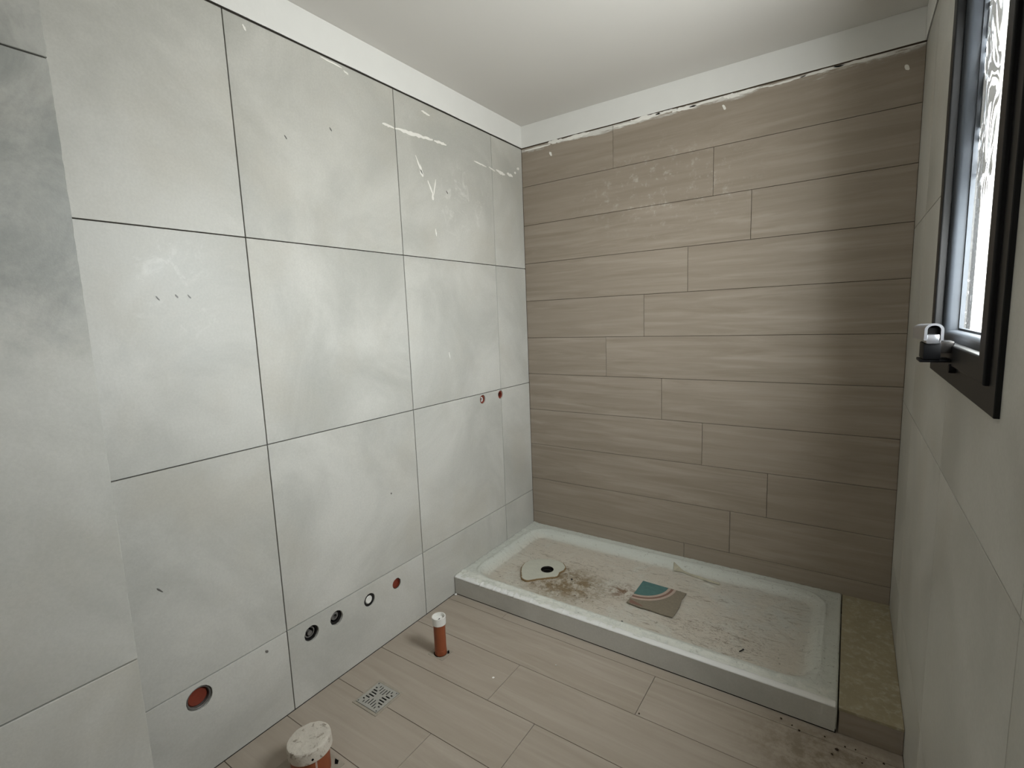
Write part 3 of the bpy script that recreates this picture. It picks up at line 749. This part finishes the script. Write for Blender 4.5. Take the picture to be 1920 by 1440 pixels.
bx_, by_ = .2520, -1.6330
bp = thing('soil_pipe', 'thick orange-brown pipe under a cement-spattered white cap at the bottom edge', 'pipe', (bx_, by_, 0))
soften(new('pipe', lathe([(0, 0), (.0530, 0), (.0530, .085), (0, .085)], 56, 'z', (bx_, by_, 0)), 'pvc', bp))
tl = Matrix.Rotation(math.radians(3), 3, 'X') @ Matrix.Rotation(math.radians(-4), 3, 'Y')
bm = lathe([(.0535, -.034), (.0600, -.034), (.0605, -.010), (.0595, -.003), (.0570, 0), (.050, .0012), (.030, .0005), (0, .0012)], 64, 'z', (0, 0, 0))
for v in bm.verts:
    q = noise.fractal(Vector(v.co)*60, 1, 2, 3)
    if v.co.z > -.005: v.co.z += .0016*q
    v.co += Vector((v.co.x, v.co.y, 0))*.01*noise.noise(Vector(v.co)*40)
bmesh.ops.rotate(bm, verts=bm.verts, cent=(0, 0, 0), matrix=tl); bmesh.ops.translate(bm, verts=bm.verts, vec=(bx_, by_, .106))
cap2 = soften(new('cap', bm, 'capdirty', bp), 35)
new('screw_hole', lathe([(.0045, -.0012), (.0045, .0006), (0, .0010)], 16, 'x', (0, 0, 0)), 'dark', cap2)
ho = [o for o in cap2.children][0]
# place the dark hole on the rim facing the camera
d = Vector((cam.location.x-bx_, cam.location.y-by_, 0)).normalized(); ang = math.atan2(d.y, d.x) + math.radians(6)
for v in ho.data.vertices:
    # mesh was shifted to the parent's frame; rebuild in world
    w_ = v.co + wloc(cap2); w_ = Matrix.Rotation(ang, 3, 'Z') @ w_
    v.co = w_ + Vector((bx_+math.cos(ang)*.0604, by_+math.sin(ang)*.0604, .0850)) - wloc(cap2)
for k, a in enumerate((.12, .17)):
    ang2 = ang + a; P = []
    bm = BX((.0526, -.0005, .045), (.0534, .0005, .074))
    bmesh.ops.rotate(bm, verts=bm.verts, cent=(0, 0, 0), matrix=Matrix.Rotation(ang2, 3, 'Z')); bmesh.ops.translate(bm, verts=bm.verts, vec=(bx_, by_, 0))
    new('plaster_drip', bm, 'smear', bp)
ragged_square(.2350, -1.6300, .080, .062, lambda u, v, w: (u, v, .0012+w), .0010, 'cement', 'mortar', bp, .058)
new('gap', plate([(.277, -1.572), (.292, -1.571), (.300, -1.580), (.292, -1.585), (.283, -1.578)][::-1], [], lambda u, v, w: (u, v, .0015+w), .0003), 'dark', bp)

# ------------------------------------------------------------------ crumbs of rubble
def crumb(x, y, z, s, mat, label, group=None, name='rubble_crumb', cat='crumb', flat=.7):
    bm = bmesh.new(); bmesh.ops.create_icosphere(bm, subdivisions=1, radius=s)
    for v in bm.verts:
        v.co *= 1+random.uniform(-.3, .3); v.co.z *= flat
    mn = min(v.co.z for v in bm.verts)
    bmesh.ops.translate(bm, verts=bm.verts, vec=(x, y, z-mn+.0002))
    o = new(name, bm, mat); tag(o, label, cat, group); return o
crumb(.640, -.890, 0, .0035, 'cap', 'lone small white crumb on the floor planks in front of the tray')
crumb(.480, -1.060, 0, .0045, 'smear', 'flat pale plaster fleck on the floor to the right of the short pipe', flat=.2)
crumb(.012, -.718, 0, .007, 'cap', 'white plaster lump at the foot of the tray corner by the left wall')
crumb(.975, -.945, 0, .0030, 'crumb', 'single dark speck on a floor joint midway along the tray')
for i, (x, y, s) in enumerate(((1.355, -.735, .006), (1.385, -.745, .004), (1.405, -.757, .0055), (1.47, -.742, .004), (1.520, -.752, .005), (1.50, -.775, .007), (1.545, -.748, .004), (1.49, -.80, .005),
                               (1.56, -.79, .004), (1.58, -.82, .006), (1.61, -.76, .005), (1.635, -.795, .007), (1.60, -.85, .006), (1.54, -.835, .006), (1.62, -.835, .005), (1.57, -.765, .003))):
    crumb(x, y, 0, s*.62, 'crumb', 'tiny dark rubble crumb scattered in front of the brown ledge', 'rubble crumbs in front of the ledge')
# a short dark screw lying in the tray
sx, sy = 1.208, -.549
scw = thing('screw', 'short black screw lying in the shower tray dust', 'screw', (sx, sy, tray_full(sx, sy)))
bm = lathe([(0, -.011), (.0018, -.011), (.0018, .008), (.0032, .010), (.0032, .011), (0, .011)], 12, 'x', (0, 0, 0))
bmesh.ops.rotate(bm, verts=bm.verts, cent=(0, 0, 0), matrix=Matrix.Rotation(math.radians(62), 3, 'Z'))
bmesh.ops.translate(bm, verts=bm.verts, vec=(sx, sy, tray_full(sx, sy)+.0028)); new('shank', bm, 'rubber', scw)
sx, sy = .795, -.638
crumb(sx, sy, tray_full(sx, sy)-.0005, .005, 'rubber', 'small dark chip on the front rim of the shower tray', name='dark_chip', cat='chip', flat=.4)
sx, sy = .462, -.4165
crumb(sx, sy, tray_full(sx, sy)-.0005, .005, 'rubber', 'dark pebble in the brown dust right of the tray drain', name='pebble', cat='pebble')
